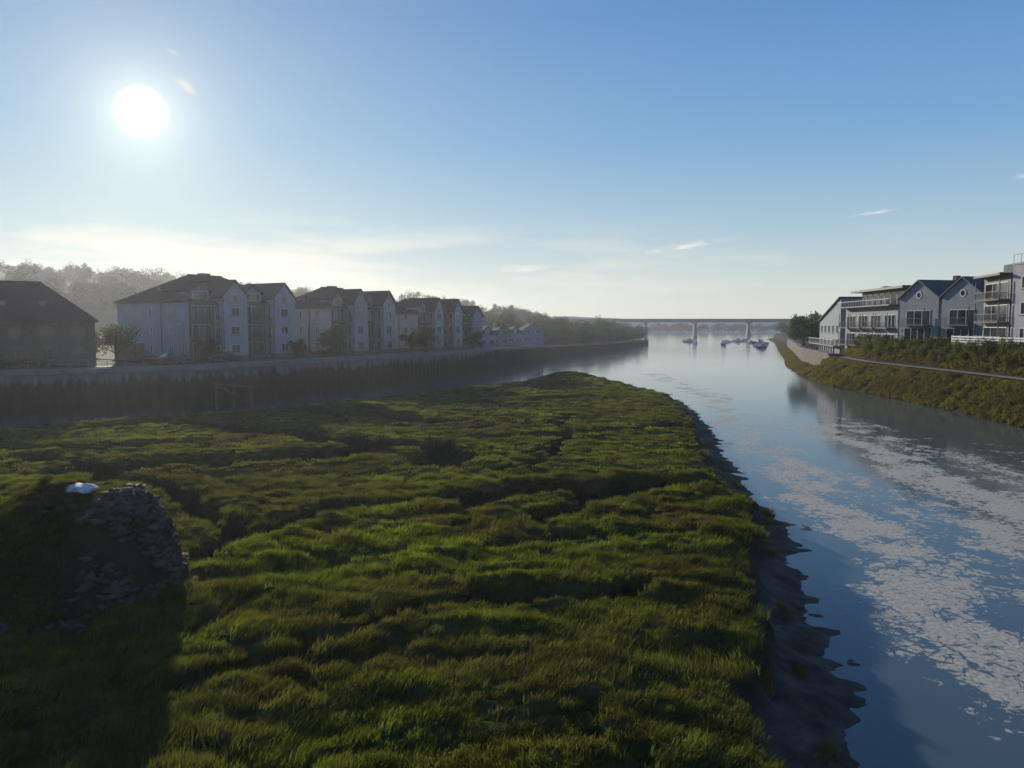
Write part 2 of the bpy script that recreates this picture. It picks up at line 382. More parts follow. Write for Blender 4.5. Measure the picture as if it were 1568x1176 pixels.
for k in range(10,len(P2)-20):
    x,y=P2[k,:2]-N2[k]*.1;z=P2[k,2]+.12
    b.cyl('posts','concrete',(x,y,z),(x,y,z+1.1),.035,.03,5)
    x2,y2=P2[k+1,:2]-N2[k+1]*.1
    for h in (.55,1.05): b.cyl('rails','concrete',(x,y,z+h),(x2,y2,P2[k+1,2]+.12+h),.02,.02,4)
b.finish()
b=B('timber_mooring_frame')
x0,y0=-37.2,97.2
for i in range(3):
    b.cyl('piles','bark',(x0+i*1.6,y0+i*1.7-.8,-.5),(x0+i*1.6,y0+i*1.7-.8,3.4-i*.5),.17,.15)
b.cyl('beams','bark',(x0-.3,y0-1.1,3.2),(x0+3.6,y0+3.0,2.3),.14,.14);b.cyl('braces','bark',(x0,y0-.8,3.0),(x0+3.2,y0+2.6,.3),.1,.1)
b.finish()

# ---------------------------------------------------------------- marsh
MP=np.array([(3.8,6),(5.0,15),(5.6,17),(6.7,20.5),(7.8,24.5),(9.1,28.7),(11.0,36),(12.2,40),(12.1,44),(12.9,51.9),(16.0,69.2),(19.5,90),(20.6,102),(18.6,116),(15.5,136),(12.4,154),
 (9.5,152),(2.5,127),(-7.5,113),(-16.5,99),(-22.5,88),(-29.3,80),(-37.7,75),(-43.4,70),(-52,65),(-75,54),(-115,35),(-115,-25),(3,-25)],float)
def seg_d(x,y,P,closed=False):
    d=np.full(x.shape,1e9);Qn=np.roll(P,-1,0) if closed else P[1:]
    for a,c in zip(P if closed else P[:-1],Qn):
        v=c-a;t=np.clip(((x-a[0])*v[0]+(y-a[1])*v[1])/(v@v),0,1)
        d=np.minimum(d,np.hypot(x-a[0]-t*v[0],y-a[1]-t*v[1]))
    return d
def inside(x,y,P):
    c=np.zeros(x.shape,bool);Qn=np.roll(P,-1,0)
    for a,q in zip(P,Qn):
        cond=((a[1]>y)!=(q[1]>y));
        with np.errstate(divide='ignore',invalid='ignore'):
            xi=(q[0]-a[0])*(y-a[1])/(q[1]-a[1]+1e-12)+a[0]
        c^=cond&(x<xi)
    return c
CR=[([(-60,66),(-50,66),(-44,68.5),(-38,67),(-33,70),(-25.6,68.3),(-22,64.5),(-18,63.5),(-14,59),(-11,57),(-6,56.5),(-4.2,53),(-5,50)],2.5,1.5),
    ([(-27,46),(-22,49.5),(-18.4,49.5),(-15,52.5),(-12.6,52),(-9.8,55),(-11,57)],2.0,1.3),
    ([(-20,80),(-16.7,77),(-12,76),(-9,73),(-6.3,71.6)],2.2,1.3),
    ([(5.5,76),(4.2,69),(5,64),(3.3,57.7),(3.2,53),(1.5,49.5),(-1,47)],.9,.8),
    ([(13.5,43.6),(10.2,42.9),(7.2,42.8),(5.2,41.2),(4.0,40.0),(3.2,41.5),(0.5,41.2),(-1.5,40.2),(-2.3,38.5)],1.6,1.5),
    ([(4.1,40.3),(3.4,37.5),(2,36)],.9,1.0),
    ([(-1.5,40.2),(-5,39.5),(-8.5,37.8),(-10.6,34.6),(-11.9,29.6),(-13,27)],1.1,.9),
    ([(-22,93),(-16,98),(-10,101),(-2,110),(4,117),(8,128)],2.2,1.2),
    ([(-28,76),(-20,83),(-14,84),(0,89),(10,98)],1.9,1.1),
    ([(-4,23.4),(-1.4,25.2),(2.6,25.5),(5,26.6)],.55,.6),
    ([(-9,18),(-6,20.5),(-4,23.4)],.5,.6),
    ([(-34,52),(-29,50),(-26,46),(-20,43),(-16,38),(-12,33)],1.2,.9),
    ([(-3,61),(3,63),(9,66),(15,69)],1.2,.9),
    ([(-24,58),(-30,55),(-38,56),(-44,53)],1.6,1.1),
    ([(-9,64),(-4,66),(-1,70),(4,71)],1.2,.9),
    ([(-1,31),(3,32.5),(8,33)],.65,.6)]
def marsh(x,y):
    x=np.asarray(x,float);y=np.asarray(y,float)
    sd=seg_d(x,y,MP,True);ins=inside(x,y,MP);sd=np.where(ins,sd,-sd)
    sd=sd+1.3*(fbm(x/3.2,y/3.2,3,3)-.5)+1.2*(fbm(x/.9,y/.9,4,3)-.5)
    wx=x+2.2*(fbm(x/6,y/6,11,2)-.5);wy=y+2.2*(fbm(x/6+9,y/6,12,2)-.5)
    r=1-np.abs(2*fbm(wx/3.8,wy/1.9,21,3)-1)
    far=1-.5*sst(28,60,y)
    hum=far*(.66*(fbm(wx/1.7,wy/.85,23,3)-.5)+.35*(fbm(wx/4.5,wy/2.6,27,2)-.5))
    lf=.4*(fbm(x/14,y/9,31,2)-.5)-.35*sst(75,125,y)
    cre=np.zeros(x.shape);lev=np.zeros(x.shape)
    for P_,w,dep in CR:
        d=seg_d(x+1.5*(fbm(x/2.4,y/2.4,41,2)-.5),y+1.5*(fbm(x/2.4+5,y/2.4,42,2)-.5),np.array(P_,float))
        cre=np.maximum(cre,dep*(1-sst(w*.5,w*.85,d)));lev=np.maximum(lev,dep*sst(w*.8,w*1.1,d)*(1-sst(w*1.2,w*2.6,d)))
    swirl=-.32*far*sst(.86,.985,r)
    top=1.5+lf+hum+swirl-cre+.16*lev
    edge=sst(0,1.2,sd)
    top=1.3+(top-1.3)*edge
    o=-sd
    bank=1.3-.85*sst(0,.7,o)-.48*sst(.5,2.8,o)-.9*sst(2.5,6,o)+.28*(fbm(x/.8,y/.8,51,4)-.5)*sst(0,.4,o)
    left=(x<3)&(y<170)&(y>20)
    flo=.30-1.2*sst(72,96,y)+.25*(fbm(x/5,y/5,55,3)-.5)
    bank=np.where(left,np.maximum(bank,flo),bank)
    z=np.where(sd>0,np.maximum(top,.32+.1*fbm(x,y,57,2)),bank)
    grass=(sst(-.15,.35,sd))*(1-sst(.12,.35,cre))
    return z,grass,cre,sd,swirl
xs=np.arange(-84,30,.17)
ys=[4.0]
while ys[-1]<170: ys.append(ys[-1]+max(.12,min(.42,ys[-1]*.0042)))
ys=np.array(ys)
X,Y=np.meshgrid(xs,ys);Z,G,CE,SD,_=marsh(X,Y)
me=mesh_np('marsh',np.stack([X.ravel(),Y.ravel(),Z.ravel()],1),grid_faces(len(xs),len(ys)),None,True)
at=me.attributes.new('grass','FLOAT','POINT');at.data.foreach_set('value',G.ravel().astype(np.float32))
at=me.attributes.new('bank','FLOAT','POINT');at.data.foreach_set('value',(sst(-.2,.8,-SD)).ravel().astype(np.float32))
m,nt,b_=newmat('marsh_mud_and_turf')
c1,h1=noise_ramp(nt,1.2,[(.040,.035,.018),(.050,.052,.020),(.066,.076,.022)]);c2,h2=noise_ramp(nt,1.3,[(.008,.007,.006),(.015,.013,.010),(.034,.030,.026)],detail=9)  # second ramp: creek mud, darkened so the colour carries the channels' shade
c3,h3=noise_ramp(nt,1.1,[(.020,.016,.012),(.046,.037,.029),(.085,.071,.058)],detail=9)
ab=nt.nodes.new('ShaderNodeAttribute');ab.attribute_name='bank'
mm_=nt.nodes.new('ShaderNodeMix');mm_.data_type='RGBA';L(nt,ab.outputs['Fac'],mm_.inputs[0]);L(nt,c2,mm_.inputs[6]);L(nt,c3,mm_.inputs[7])
an=nt.nodes.new('ShaderNodeAttribute');an.attribute_name='grass'
mx=nt.nodes.new('ShaderNodeMix');mx.data_type='RGBA';L(nt,an.outputs['Fac'],mx.inputs[0]);L(nt,mm_.outputs[2],mx.inputs[6]);L(nt,c1,mx.inputs[7])
L(nt,mx.outputs[2],b_.inputs['Base Color'])
b_.inputs['Roughness'].default_value=.75
mr=nt.nodes.new('ShaderNodeMapRange');mr.inputs[3].default_value=0;mr.inputs[4].default_value=.22;L(nt,ab.outputs['Fac'],mr.inputs[0]);L(nt,mr.outputs[0],b_.inputs['Specular IOR Level'])
bump(nt,b_,h2,.9,.25);me.materials.append(m)
obj('salt_marsh',me)

# ---------------------------------------------------------------- instancing
def make_inst(name,pts,rot,scl,protos):
    n=len(pts)
    me=bpy.data.meshes.new(name);me.vertices.add(n);me.vertices.foreach_set('co',np.asarray(pts,np.float32).ravel())
    a=me.attributes.new('rot','FLOAT_VECTOR','POINT');a.data.foreach_set('vector',np.asarray(rot,np.float32).ravel())
    a=me.attributes.new('scl','FLOAT_VECTOR','POINT');a.data.foreach_set('vector',np.asarray(scl,np.float32).ravel())
    a=me.attributes.new('idx','INT','POINT');a.data.foreach_set('value',rng.integers(0,len(protos.objects),n).astype(np.int32))
    o=obj(name,me)
    ng=bpy.data.node_groups.new(name+'_gn','GeometryNodeTree')
    ng.interface.new_socket('Geometry',in_out='INPUT',socket_type='NodeSocketGeometry');ng.interface.new_socket('Geometry',in_out='OUTPUT',socket_type='NodeSocketGeometry')
    N_=ng.nodes;gi=N_.new('NodeGroupInput');go=N_.new('NodeGroupOutput');ci=N_.new('GeometryNodeCollectionInfo')
    ci.inputs['Collection'].default_value=protos;ci.inputs['Separate Children'].default_value=True;ci.inputs['Reset Children'].default_value=True
    ip=N_.new('GeometryNodeInstanceOnPoints');ip.inputs['Pick Instance'].default_value=True
    def na(nm,t):
        q=N_.new('GeometryNodeInputNamedAttribute');q.data_type=t;q.inputs['Name'].default_value=nm;return q.outputs[0]
    er=N_.new('FunctionNodeEulerToRotation');lk=ng.links.new
    lk(na('rot','FLOAT_VECTOR'),er.inputs[0]);lk(er.outputs[0],ip.inputs['Rotation']);lk(na('scl','FLOAT_VECTOR'),ip.inputs['Scale']);lk(na('idx','INT'),ip.inputs['Instance Index'])
    lk(gi.outputs[0],ip.inputs['Points']);lk(ci.outputs[0],ip.inputs['Instance']);lk(ip.outputs[0],go.inputs[0])
    md=o.modifiers.new('instances','NODES');md.node_group=ng
    return o
def blade_proto(name,col,nb,rad,h0,h1,w,mat,lean=.35):
    V=[];F=[]
    for i in range(nb):
        r=rad*math.sqrt(random.random());t=random.random()*6.283
        p=np.array([r*math.cos(t),r*math.sin(t),-.05]);h=random.uniform(h0,h1)
        a=random.random()*6.283;side=np.array([math.cos(a),math.sin(a),0])*w*random.uniform(.7,1.3)
        ln=np.array([lean+random.gauss(0,.22),random.gauss(0,.25),0])*h
        mid=p+ln*.35+np.array([0,0,h*.6]);tip=p+ln+np.array([0,0,h*random.uniform(.8,1)])
        n=len(V);V+=[p-side,p+side,mid+side*.7,mid-side*.7,tip+side*.12,tip-side*.12];F+=[(n,n+1,n+2,n+3),(n+3,n+2,n+4,n+5)]
    o=obj(name,mesh_np(name,V,F,mat),link=False);col.objects.link(o)
def leaf_blob(name,col,n,size,mat,flat=.8):
    V=[];F=[]
    lob=[(np.array([random.gauss(0,.42),random.gauss(0,.42),random.gauss(0,.32)]),random.uniform(.3,.55)) for _ in range(7)]
    for i in range(n):
        c,r=random.choice(lob);d=rng.normal(size=3);d/=np.linalg.norm(d);p=c+d*r*random.uniform(.6,1.1);p[2]*=flat
        u=rng.normal(size=3);u/=np.linalg.norm(u);w=np.cross(u,rng.normal(size=3));w/=np.linalg.norm(w);sz=size*random.uniform(.6,1.4)
        k=len(V);V+=[p-u*sz,p+w*sz*.6,p+u*sz,p-w*sz*.6];F.append((k,k+1,k+2,k+3))
    o=obj(name,mesh_np(name,V,F,mat),link=False);col.objects.link(o)
cG=bpy.data.collections.new('grass_clumps');cGf=bpy.data.collections.new('grass_clumps_coarse');cR=bpy.data.collections.new('bank_grass_clumps');cM=bpy.data.collections.new('mound_clumps')
for i in range(6): blade_proto('clump_%d'%i,cG,60,.28,.10,.28,.0095,M['marshblade'],.45)
for i in range(4): blade_proto('coarse_%d'%i,cGf,50,.5,.07,.20,.026,M['marshblade'],.45)
for i in range(4): blade_proto('bank_%d'%i,cR,50,.5,.15,.45,.03,M['rightblade'],.2)
for i in range(4): blade_proto('mturf_%d'%i,cM,50,.24,.08,.22,.010,M['moundblade'],.3)
def scatter(y0,y1,dens):
    xa,xb=-.78*y1-4,26
    n=int((xb-xa)*(y1-y0)*dens);x=rng.uniform(xa,xb,n);y=rng.uniform(y0,y1,n)
    k=(x>-.78*y-4);x=x[k];y=y[k];z,g,cr,sd,sw=marsh(x,y);k=((g>.6)&(sd>-.1))|((sd<0)&(sd>-1.6)&(x>2)&(vn(x/1.1,y/1.1,77)>.62))
    return x[k],y[k],z[k],sw[k]
pp=[];ss=[]
for (a,c,dn,sc) in ((12,20,20,.95),(20,30,16,1.0),(30,45,10,1.1)):
    x,y,z,sw=scatter(a,c,dn);pp.append(np.column_stack([x,y,z]));ss.append(np.full(len(x),sc)*(.62+.85*fbm(x/1.5,y/.9,61,2)))
pp=np.vstack(pp);ss=np.concatenate(ss)
def dirs(p):
    n=len(p);yaw=-.5+2.6*(fbm(p[:,0]/7,p[:,1]/5,71,2)-.5)*2+rng.normal(0,.35,n);return np.column_stack([rng.normal(0,.12,n),rng.normal(0,.12,n),yaw])
sc3=lambda s_:np.column_stack([s_,s_,s_*rng.uniform(.7,1.25,len(s_))])
make_inst('marsh_grass',pp,dirs(pp),sc3(ss),cG)
print('near clumps',len(pp))
pp=[];ss=[]
for (a,c,dn,sc) in ((45,70,3.4,.95),(70,105,1.6,1.1),(105,160,.8,1.25)):
    x,y,z,sw=scatter(a,c,dn);pp.append(np.column_stack([x,y,z]));ss.append(np.full(len(x),sc)*(.65+.7*fbm(x/1.7,y/1.1,61,2)))
pp=np.vstack(pp);ss=np.concatenate(ss)
make_inst('distant_marsh_grass',pp,dirs(pp),sc3(ss),cGf);print('far clumps',len(pp))

# ---------------------------------------------------------------- rubble mound
mc=np.array([-15.9,26.2])
H=3.75
def mound_z(x,y):
    dx=x-mc[0];dy=y-mc[1];t=np.arctan2(dy,dx);r=np.hypot(dx,dy)
    R=3.9+.5*np.clip(-np.cos(t),0,1)*3+.35*np.sin(t*3+1)+.8*(vn(t*1.7+20,t*0,5)-.5)
    q=r/R
    steep=sst(.2,1,np.cos(t+.15))
    prof_s=1-sst(.60,1.02,q);prof_g=np.clip(1-q**1.35,0,1)**.95
    z=prof_g*(1-steep)+np.minimum(prof_s,1-.28*q)*steep
    z=z*H+(.9*(fbm(x/1.1,y/1.1,8,4)-.5)+.35*(fbm(x/.35,y/.35,18,3)-.5))*np.clip(z*3,0,1)
    return z,q,steep
gx=np.arange(-24.5,-10.2,.085);gy=np.arange(20.5,32,.085)
X,Y=np.meshgrid(gx,gy);Z,_,_=mound_z(X,Y);mz=marsh(X,Y)[0]
rm=bpy.data.objects.new('rubble_mound',None);COL.objects.link(rm)
Zm=np.where(Z>.02,np.maximum(1.3+Z,mz-.1),.2)
obj('core',mesh_np('core',np.stack([X.ravel(),Y.ravel(),Zm.ravel()],1),grid_faces(len(gx),len(gy)),M['mound'],True),rm)
SV=[];SF=[];base=np.array([(a,b2,c) for a in (-1,1) for b2 in (-1,1) for c in (-1,1)],float)
bf=np.array([(0,1,3,2),(4,6,7,5),(0,4,5,1),(2,3,7,6),(0,2,6,4),(1,5,7,3)])
def stone(p,s,yaw,tilt=.25):
    v=base*np.array(s)*(1+rng.uniform(-.35,.35,(8,3)))
    Rm=np.array((Matrix.Rotation(yaw,3,'Z')@Matrix.Rotation(random.gauss(0,tilt),3,'X')@Matrix.Rotation(random.gauss(0,tilt),3,'Y')))
    n=len(SV)*8;SV.append(v@Rm.T+p);SF.append(bf+n)
cnt=0
for i in range(14000):
    t=random.gauss(-.15,.42) if random.random()<.94 else random.random()*6.283
    q=random.uniform(.15,1.0)**.6*4.2;x=mc[0]+q*math.cos(t);y=mc[1]+q*math.sin(t)
    z,qq,st=mound_z(np.array(x),np.array(y));z=float(z)
    if z<.05 or (z>H*.95) : continue
    if (float(st)<.6 or x<mc[0]+2.0) and random.random()>.12: continue
    if float(vn(np.array(x/.8),np.array(y/.8+z),33))<.38: continue
    k=random.uniform(.35,1.25)
    stone(np.array([x,y,1.3+z+random.uniform(-.08,.07)]),(.18*k,.13*k,.055*k),t+1.57+random.gauss(0,.6),.3);cnt+=1
    if cnt>700: break
for i in range(90):
    t=random.gauss(-.5,.7);r=3.7+abs(random.gauss(0,.6));x=mc[0]+r*math.cos(t);y=mc[1]+r*math.sin(t)
    z=float(marsh(np.array([x]),np.array([y]))[0][0]);stone(np.array([x,y,z+.05]),(.15,.11,.06),random.random()*6,.5)
obj('stones',mesh_np('stones',np.vstack(SV),np.vstack(SF),M['rock']),rm)
import bmesh
bm=bmesh.new();bmesh.ops.create_icosphere(bm,subdivisions=3,radius=1)
for v in bm.verts:
    k=.8+.5*float(vn(np.array(v.co.x*2+5),np.array(v.co.y*2+v.co.z),3));v.co=Vector((v.co.x*.50*k,v.co.y*.4*k,v.co.z*.17*k))
mm=bpy.data.meshes.new('pale_capstone');bm.to_mesh(mm);mm.materials.append(M['palerock']);o=obj('pale_capstone',mm,rm)
cx_,cy_=mc[0]+1.2,mc[1]-.3;o.location=(cx_,cy_,1.4+float(mound_z(np.array(cx_),np.array(cy_))[0])+.06)
n=10000;x=rng.uniform(-24,-11,n);y=rng.uniform(21,31,n);z,q,st=mound_z(x,y)
k=(z>.05)&((st<.6)|(x<mc[0]+1.6)|(z>H*.82)|(rng.random(n)<.16))&((vn(x/.9,y/.9,9)>.2)|(z>H*.8))
p=np.column_stack([x,y,1.3+z])[k];hi=p[:,2]>1.3+H*.82
make_inst('mound_turf',p[~hi],dirs(p[~hi]),sc3(np.full((~hi).sum(),.95)),cM)
make_inst('mound_top_grass',p[hi],dirs(p[hi]),sc3(np.full(hi.sum(),.6)),cG)

# ---------------------------------------------------------------- right bank
yk=[-60,80,91,105,133,150,166,199,240,330,440,560,700,1100,1800];xk=[51,52.4,53.4,54.3,55,58,62,71,85,114,150,185,262,520,900]
def Xw(y): return np.interp(y,yk,xk)
def zR(x,y):
    t=x-Xw(y)
    z=np.interp(t,[-6,-1,0,1.5,6,7.9,9.4,14,60,400],[-1.6,-.5,0,1.1,4.0,4.05,7.4,7.5,9,12])
    far=sst(150,175,y);zf=np.interp(t,[-6,0,2.5,5,6,60,400],[-1.6,0,.7,1.0,4.0,5.5,12]);z=z*(1-far)+zf*far
    return z+.45*(fbm(x/1.8,y/1.8,81,3)-.5)*((t<5.6)|(t>8.0))*(t<9.5)
ts=np.r_[np.arange(-6,12,.4),14,20,30,60,120,400,2500];ysr=np.r_[np.arange(-60,260,.8),np.arange(260,1800,12)]
TT,YY=np.meshgrid(ts,ysr);XX=Xw(YY)+TT;ZZ=zR(XX,YY)
obj('right_bank_ground',mesh_np('right_bank_ground',np.stack([XX.ravel(),YY.ravel(),ZZ.ravel()],1),grid_faces(len(ts),len(ysr)),
   simple('bank_earth',(.040,.034,.022),.95,.5,.8,.5,spec=.05),True))
yp=np.arange(60,152,1.5);V=np.vstack([np.column_stack([Xw(yp)+o,yp,np.full(len(yp),4.14)]) for o in (5.9,8.0)])
obj('riverside_path',mesh_np('riverside_path',V,grid_faces(len(yp),2),M['paving']))
n=24000;y=rng.uniform(55,168,n);t=np.where(rng.random(n)<.78,rng.uniform(.15,5.6,n),rng.uniform(8.1,9.8,n));x=Xw(y)+t
p=np.column_stack([x,y,zR(x,y)]);p=p[(vn(x/2.2,y/2.2,91)>.24)]
n=5000;y=rng.uniform(165,330,n);x=Xw(y)+rng.uniform(.2,4.8,n);p=np.vstack([p,np.column_stack([x,y,zR(x,y)])])
make_inst('bank_grass',p,dirs(p),sc3(rng.uniform(.5,1.15,len(p))),cR)
cB=bpy.data.collections.new('bush_clumps')
for i in range(5): leaf_blob('bush_%d'%i,cB,420,.085,M['bushleaf'])
cT=bpy.data.collections.new('tree_clumps')
for i in range(5): leaf_blob('treeclump_%d'%i,cT,500,.075,M['farleaf'],.9)
def rotz(n): return np.column_stack([rng.normal(0,.3,n),rng.normal(0,.3,n),rng.uniform(0,6.28,n)])
n=640;y=rng.uniform(70,150,n);tt=rng.random(n)<.55;t=np.where(tt,rng.uniform(.6,5.0,n),rng.uniform(8.5,9.7,n));x=Xw(y)+t;sc=np.where(t>7,rng.uniform(.5,1.25,n),rng.uniform(.25,.75,n))
make_inst('bank_shrubs',np.column_stack([x,y,zR(x,y)+sc*.35]),rotz(n),np.column_stack([sc,sc,sc]),cB)

RQ=np.array([(74.5,156.5),(66,160),(75,199),(92,250),(118,330)],float)
b=B('stone_quay_wall')
for a,c in zip(RQ[:-1],RQ[1:]):
    d=(c-a);Ld=np.linalg.norm(d);n=int(Ld/1.0)+1;d/=Ld;nn=np.array([-d[1],d[0]])
    for i in range(n):
        p=a+d*Ld*i/n;q=a+d*Ld*(i+1)/n
        b.face('masonry','quaystone',[(*p,-1),(*q,-1),(*q,4.2),(*p,4.2)])
    o=nn*.25
    b.face('coping','concrete',[(*(a+o),4.2),(*(c+o),4.2),(*(c+o),4.55),(*(a+o),4.55)])
    b.face('coping','concrete',[(*(a+o),4.55),(*(c+o),4.55),(*(c-nn*1.2),4.55),(*(a-nn*1.2),4.55)])
    b.face('coping','concrete',[(*(a+o),4.2),(*(c+o),4.2),(*(c-nn*.1),4.19),(*(a-nn*.1),4.19)])
b.finish()
b=B('riverside_terrace',(76.2,198,6.1),math.atan2(-35,-8.4));Lx=37
b.box('deck','deckwood',0,Lx,0,7,-.25,0)
for i in range(int(Lx/3)+1): b.box('posts','dark',i*3,i*3+.25,.1,.35,-2,-.253)
b.box('top_rail','frame',0,Lx,0,.08,1.15,1.25)
for i in range(int(Lx/.9)): b.box('balusters','frame',i*.9,i*.9+.06,.01,.06,0,1.15)
for yy in range(15): b.box('end_balusters','frame',Lx-.08,Lx-.02,.1+yy*.45,.16+yy*.45,0,1.15)
b.box('end_rail','frame',Lx-.1,Lx,.083,7,1.15,1.25)
b.finish()
b=B('garden_fence')
ya=np.arange(78,113,1.9)
for i,y in enumerate(ya):
    x=float(Xw(y))+9.6;z=7.4
    b.box('posts','frame',x-.07,x+.07,y-.07,y+.07,z-1,z+1.6)
    if i:
        for h in (.25,.6,.95,1.3): b.box('boards','frame',x-.1,x-.07,y-1.9,y,z+h,z+h+.2)
b.finish()

# ---------------------------------------------------------------- trees
def tree(org,h,w,seed,name='broadleaf_tree',leaves=2600,ls=.14,mat='leaf'):
    random.seed(seed);r=np.random.default_rng(seed);b=B(name,org,random.random()*6)
    th=h*.32;b.cyl('trunk','bark',(0,0,-.3),(.1,0,th),.035*h,.024*h,9)
    tips=[]
    for i in range(14):
        a=i*2.4+random.random();k=random.uniform(.25,1);q=(math.cos(a)*w*.36*k,math.sin(a)*w*.36*k,th+(h-th)*random.uniform(.05,.82))
        s0=(.1,0,th*random.uniform(.7,1.0));mid=tuple((s0[j]+q[j])/2+(0,0,.25)[j] for j in range(3))
        b.cyl('limbs','bark',s0,mid,.014*h,.009*h,6);b.cyl('limbs','bark',mid,q,.009*h,.003*h,5);tips.append((q,random.uniform(.13,.24)))
    e=b.finish()
    V=[];F=[]
    for i in range(leaves):
        q_,rr=tips[r.integers(len(tips))];c=np.array(q_);d=r.normal(size=3);d/=np.linalg.norm(d);p=c+d*w*rr*r.uniform(.35,1.1)*np.array([1,1,.9])
        u=r.normal(size=3);u/=np.linalg.norm(u);q=np.cross(u,r.normal(size=3));q/=np.linalg.norm(q);s_=ls*r.uniform(.6,1.4)
        k=len(V);V+=[p-u*s_,p+q*s_*.6,p+u*s_,p-q*s_*.6];F.append((k,k+1,k+2,k+3))
    obj('foliage',mesh_np('foliage',V,F,M[mat]),e)
tree((-53.5,104,5.2),5.6,6.8,1,mat='bushleaf');tree((-57.5,103,5.2),4.6,5.4,9,mat='bushleaf')
tree((-29.6,127.5,5.2),5.0,6.6,2);tree((-16.4,147,5.1),4.8,5.8,3);tree((-19.5,149,5.1),3.8,4.4,4);tree((-8,168,4.8),4.0,4.4,5);tree((-44,111,5.2),3.2,3.4,6)
tree((-34.5,124,5.2),3.0,3.4,16);tree((80,212,4.5),8,9,12,leaves=3000,ls=.25);tree((85,224,4.5),9.5,10,13,leaves=3000,ls=.28)
tree((79,203,4.5),7,7,14,leaves=2500,ls=.22);tree((-3,240,4.2),7,7,15,leaves=1800,ls=.25)
random.seed(3)
pp=[];ss=[]
P1,_=resample(Q,QZ,.9);N1=normals(P1)
for k in range(len(P1)):
    if P1[k,0]<-80 or P1[k,1]>235: continue
    v=float(vn(np.array(k*.13),np.array(1.),4))
    if v<.33: continue
    x,y=P1[k,:2]-N1[k]*(10.3+random.uniform(-.4,.4));sc=random.uniform(.6,.9)+.7*(v-.33)
    pp.append((x,y,P1[k,2]+sc*.4));ss.append((sc,sc,sc))
cH=bpy.data.collections.new('hedge_clumps')
for i in range(4): leaf_blob('hedge_%d'%i,cH,420,.085,M['leaf'])
make_inst('hedge',pp,rotz(len(pp)),ss,cH)

pts=[];sc=[]
def mass(n,fx,hmin,hmax):
    for i in range(n):
        x,y,z0=fx();h=random.uniform(hmin,hmax)
        for k in range(5):
            s_=h*random.uniform(.28,.42);pts.append((x+random.gauss(0,h*.22),y+random.gauss(0,h*.22),z0+h*random.uniform(.18,.75)));sc.append((s_,s_,s_))
def shoreL(y): return np.interp(y,[212,262,315,425,560,700],[0,14.8,40,75,100,95])
def f1():
    y=random.uniform(275,560);return (float(shoreL(y))-4-abs(random.gauss(0,1))*y*.05,y,2.6)
mass(230,f1,3.5,7.5)
def f1b():
    y=random.uniform(300,600);return (float(shoreL(y))-20-random.random()*y*.2,y,3)
mass(150,f1b,6,12)
def f2():
    y=random.uniform(215,700);return (float(Xw(y))+9+abs(random.gauss(0,1))*25,y,4.5)
mass(150,f2,5,10)
def f3():
    x=random.uniform(20,420);return (x,random.uniform(980,1080),2)
mass(170,f3,6,12)
def hillz(x,y):
    c=np.exp(-((x+330)/230.)**2)*38+np.exp(-((x+60)/130.)**2)*13*np.clip((y-420)/200,0,1)
    return 3+c*sst(170,420,y)*(1+.25*(fbm(x/60,y/60,5,3)-.5))
def f5():
    x=random.uniform(-480,20);y=random.uniform(290,640);return (x,y,float(hillz(np.array(x),np.array(y)))-1)
mass(680,f5,5,11)
make_inst('distant_trees',pts,rotz(len(pts)),sc,cT)
obj('town_hill',grid_mesh('town_hill',np.linspace(-1500,60,130),np.linspace(240,900,60),lambda x,y:np.where((x>shoreL(np.clip(y,212,700))-30),-1.5,hillz(x,y)),M['hillm']))
for i in range(20):
    x=random.uniform(-330,-170);y=random.uniform(300,430)
    z=float(hillz(np.array(x),np.array(y)))
    house('hillside_house',(x,y,z),random.uniform(-.6,.5),random.uniform(7,12),8,4.5,7,random.choice(['cream','grey','brickc','grey'])).finish()
def ridge(name,y0,x0,x1,f,dep,mat,n=160):
    xs=np.linspace(x0,x1,n);ys_=np.linspace(y0-dep,y0+dep,14)
    def z(x,y):
        k=1-((y-y0)/dep)**2;return -2+(f(x)+2)*k+k*3.5*(fbm(x/28,y/28,6,3)-.5)
    obj(name,grid_mesh(name,xs,ys_,z,mat))
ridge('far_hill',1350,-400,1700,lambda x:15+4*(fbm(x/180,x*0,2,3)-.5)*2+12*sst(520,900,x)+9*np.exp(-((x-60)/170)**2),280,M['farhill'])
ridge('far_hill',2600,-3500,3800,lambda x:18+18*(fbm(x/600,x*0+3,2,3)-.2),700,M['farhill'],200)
b=B('road_bridge',(0,700,0),0)
b.box('deck','bridge',-60,420,-6,6,12.9,14.8);b.box('parapet','bridge',-60,420,-6.2,-5.9,14.803,15.9);b.box('parapet','bridge',-60,420,5.9,6.2,14.803,15.9)
for x in (-20,28,75,121,166,214.5,262,308,352):
    m_,v,f=b._g('piers','bridge');n=len(v);w0,w1=1.8,1.1
    v.extend([(x-w0,-3,-2),(x+w0,-3,-2),(x+w0,3,-2),(x-w0,3,-2),(x-w1,-2.2,12.2),(x+w1,-2.2,12.2),(x+w1,2.2,12.2),(x-w1,2.2,12.2)])
    for q in [(0,3,2,1),(4,5,6,7),(0,1,5,4),(1,2,6,5),(2,3,7,6),(3,0,4,7)]: f.append(tuple(n+i for i in q))
    b.box('pier_caps','bridge',x-2.4,x+2.4,-5,5,12.2,12.897)
b.finish()

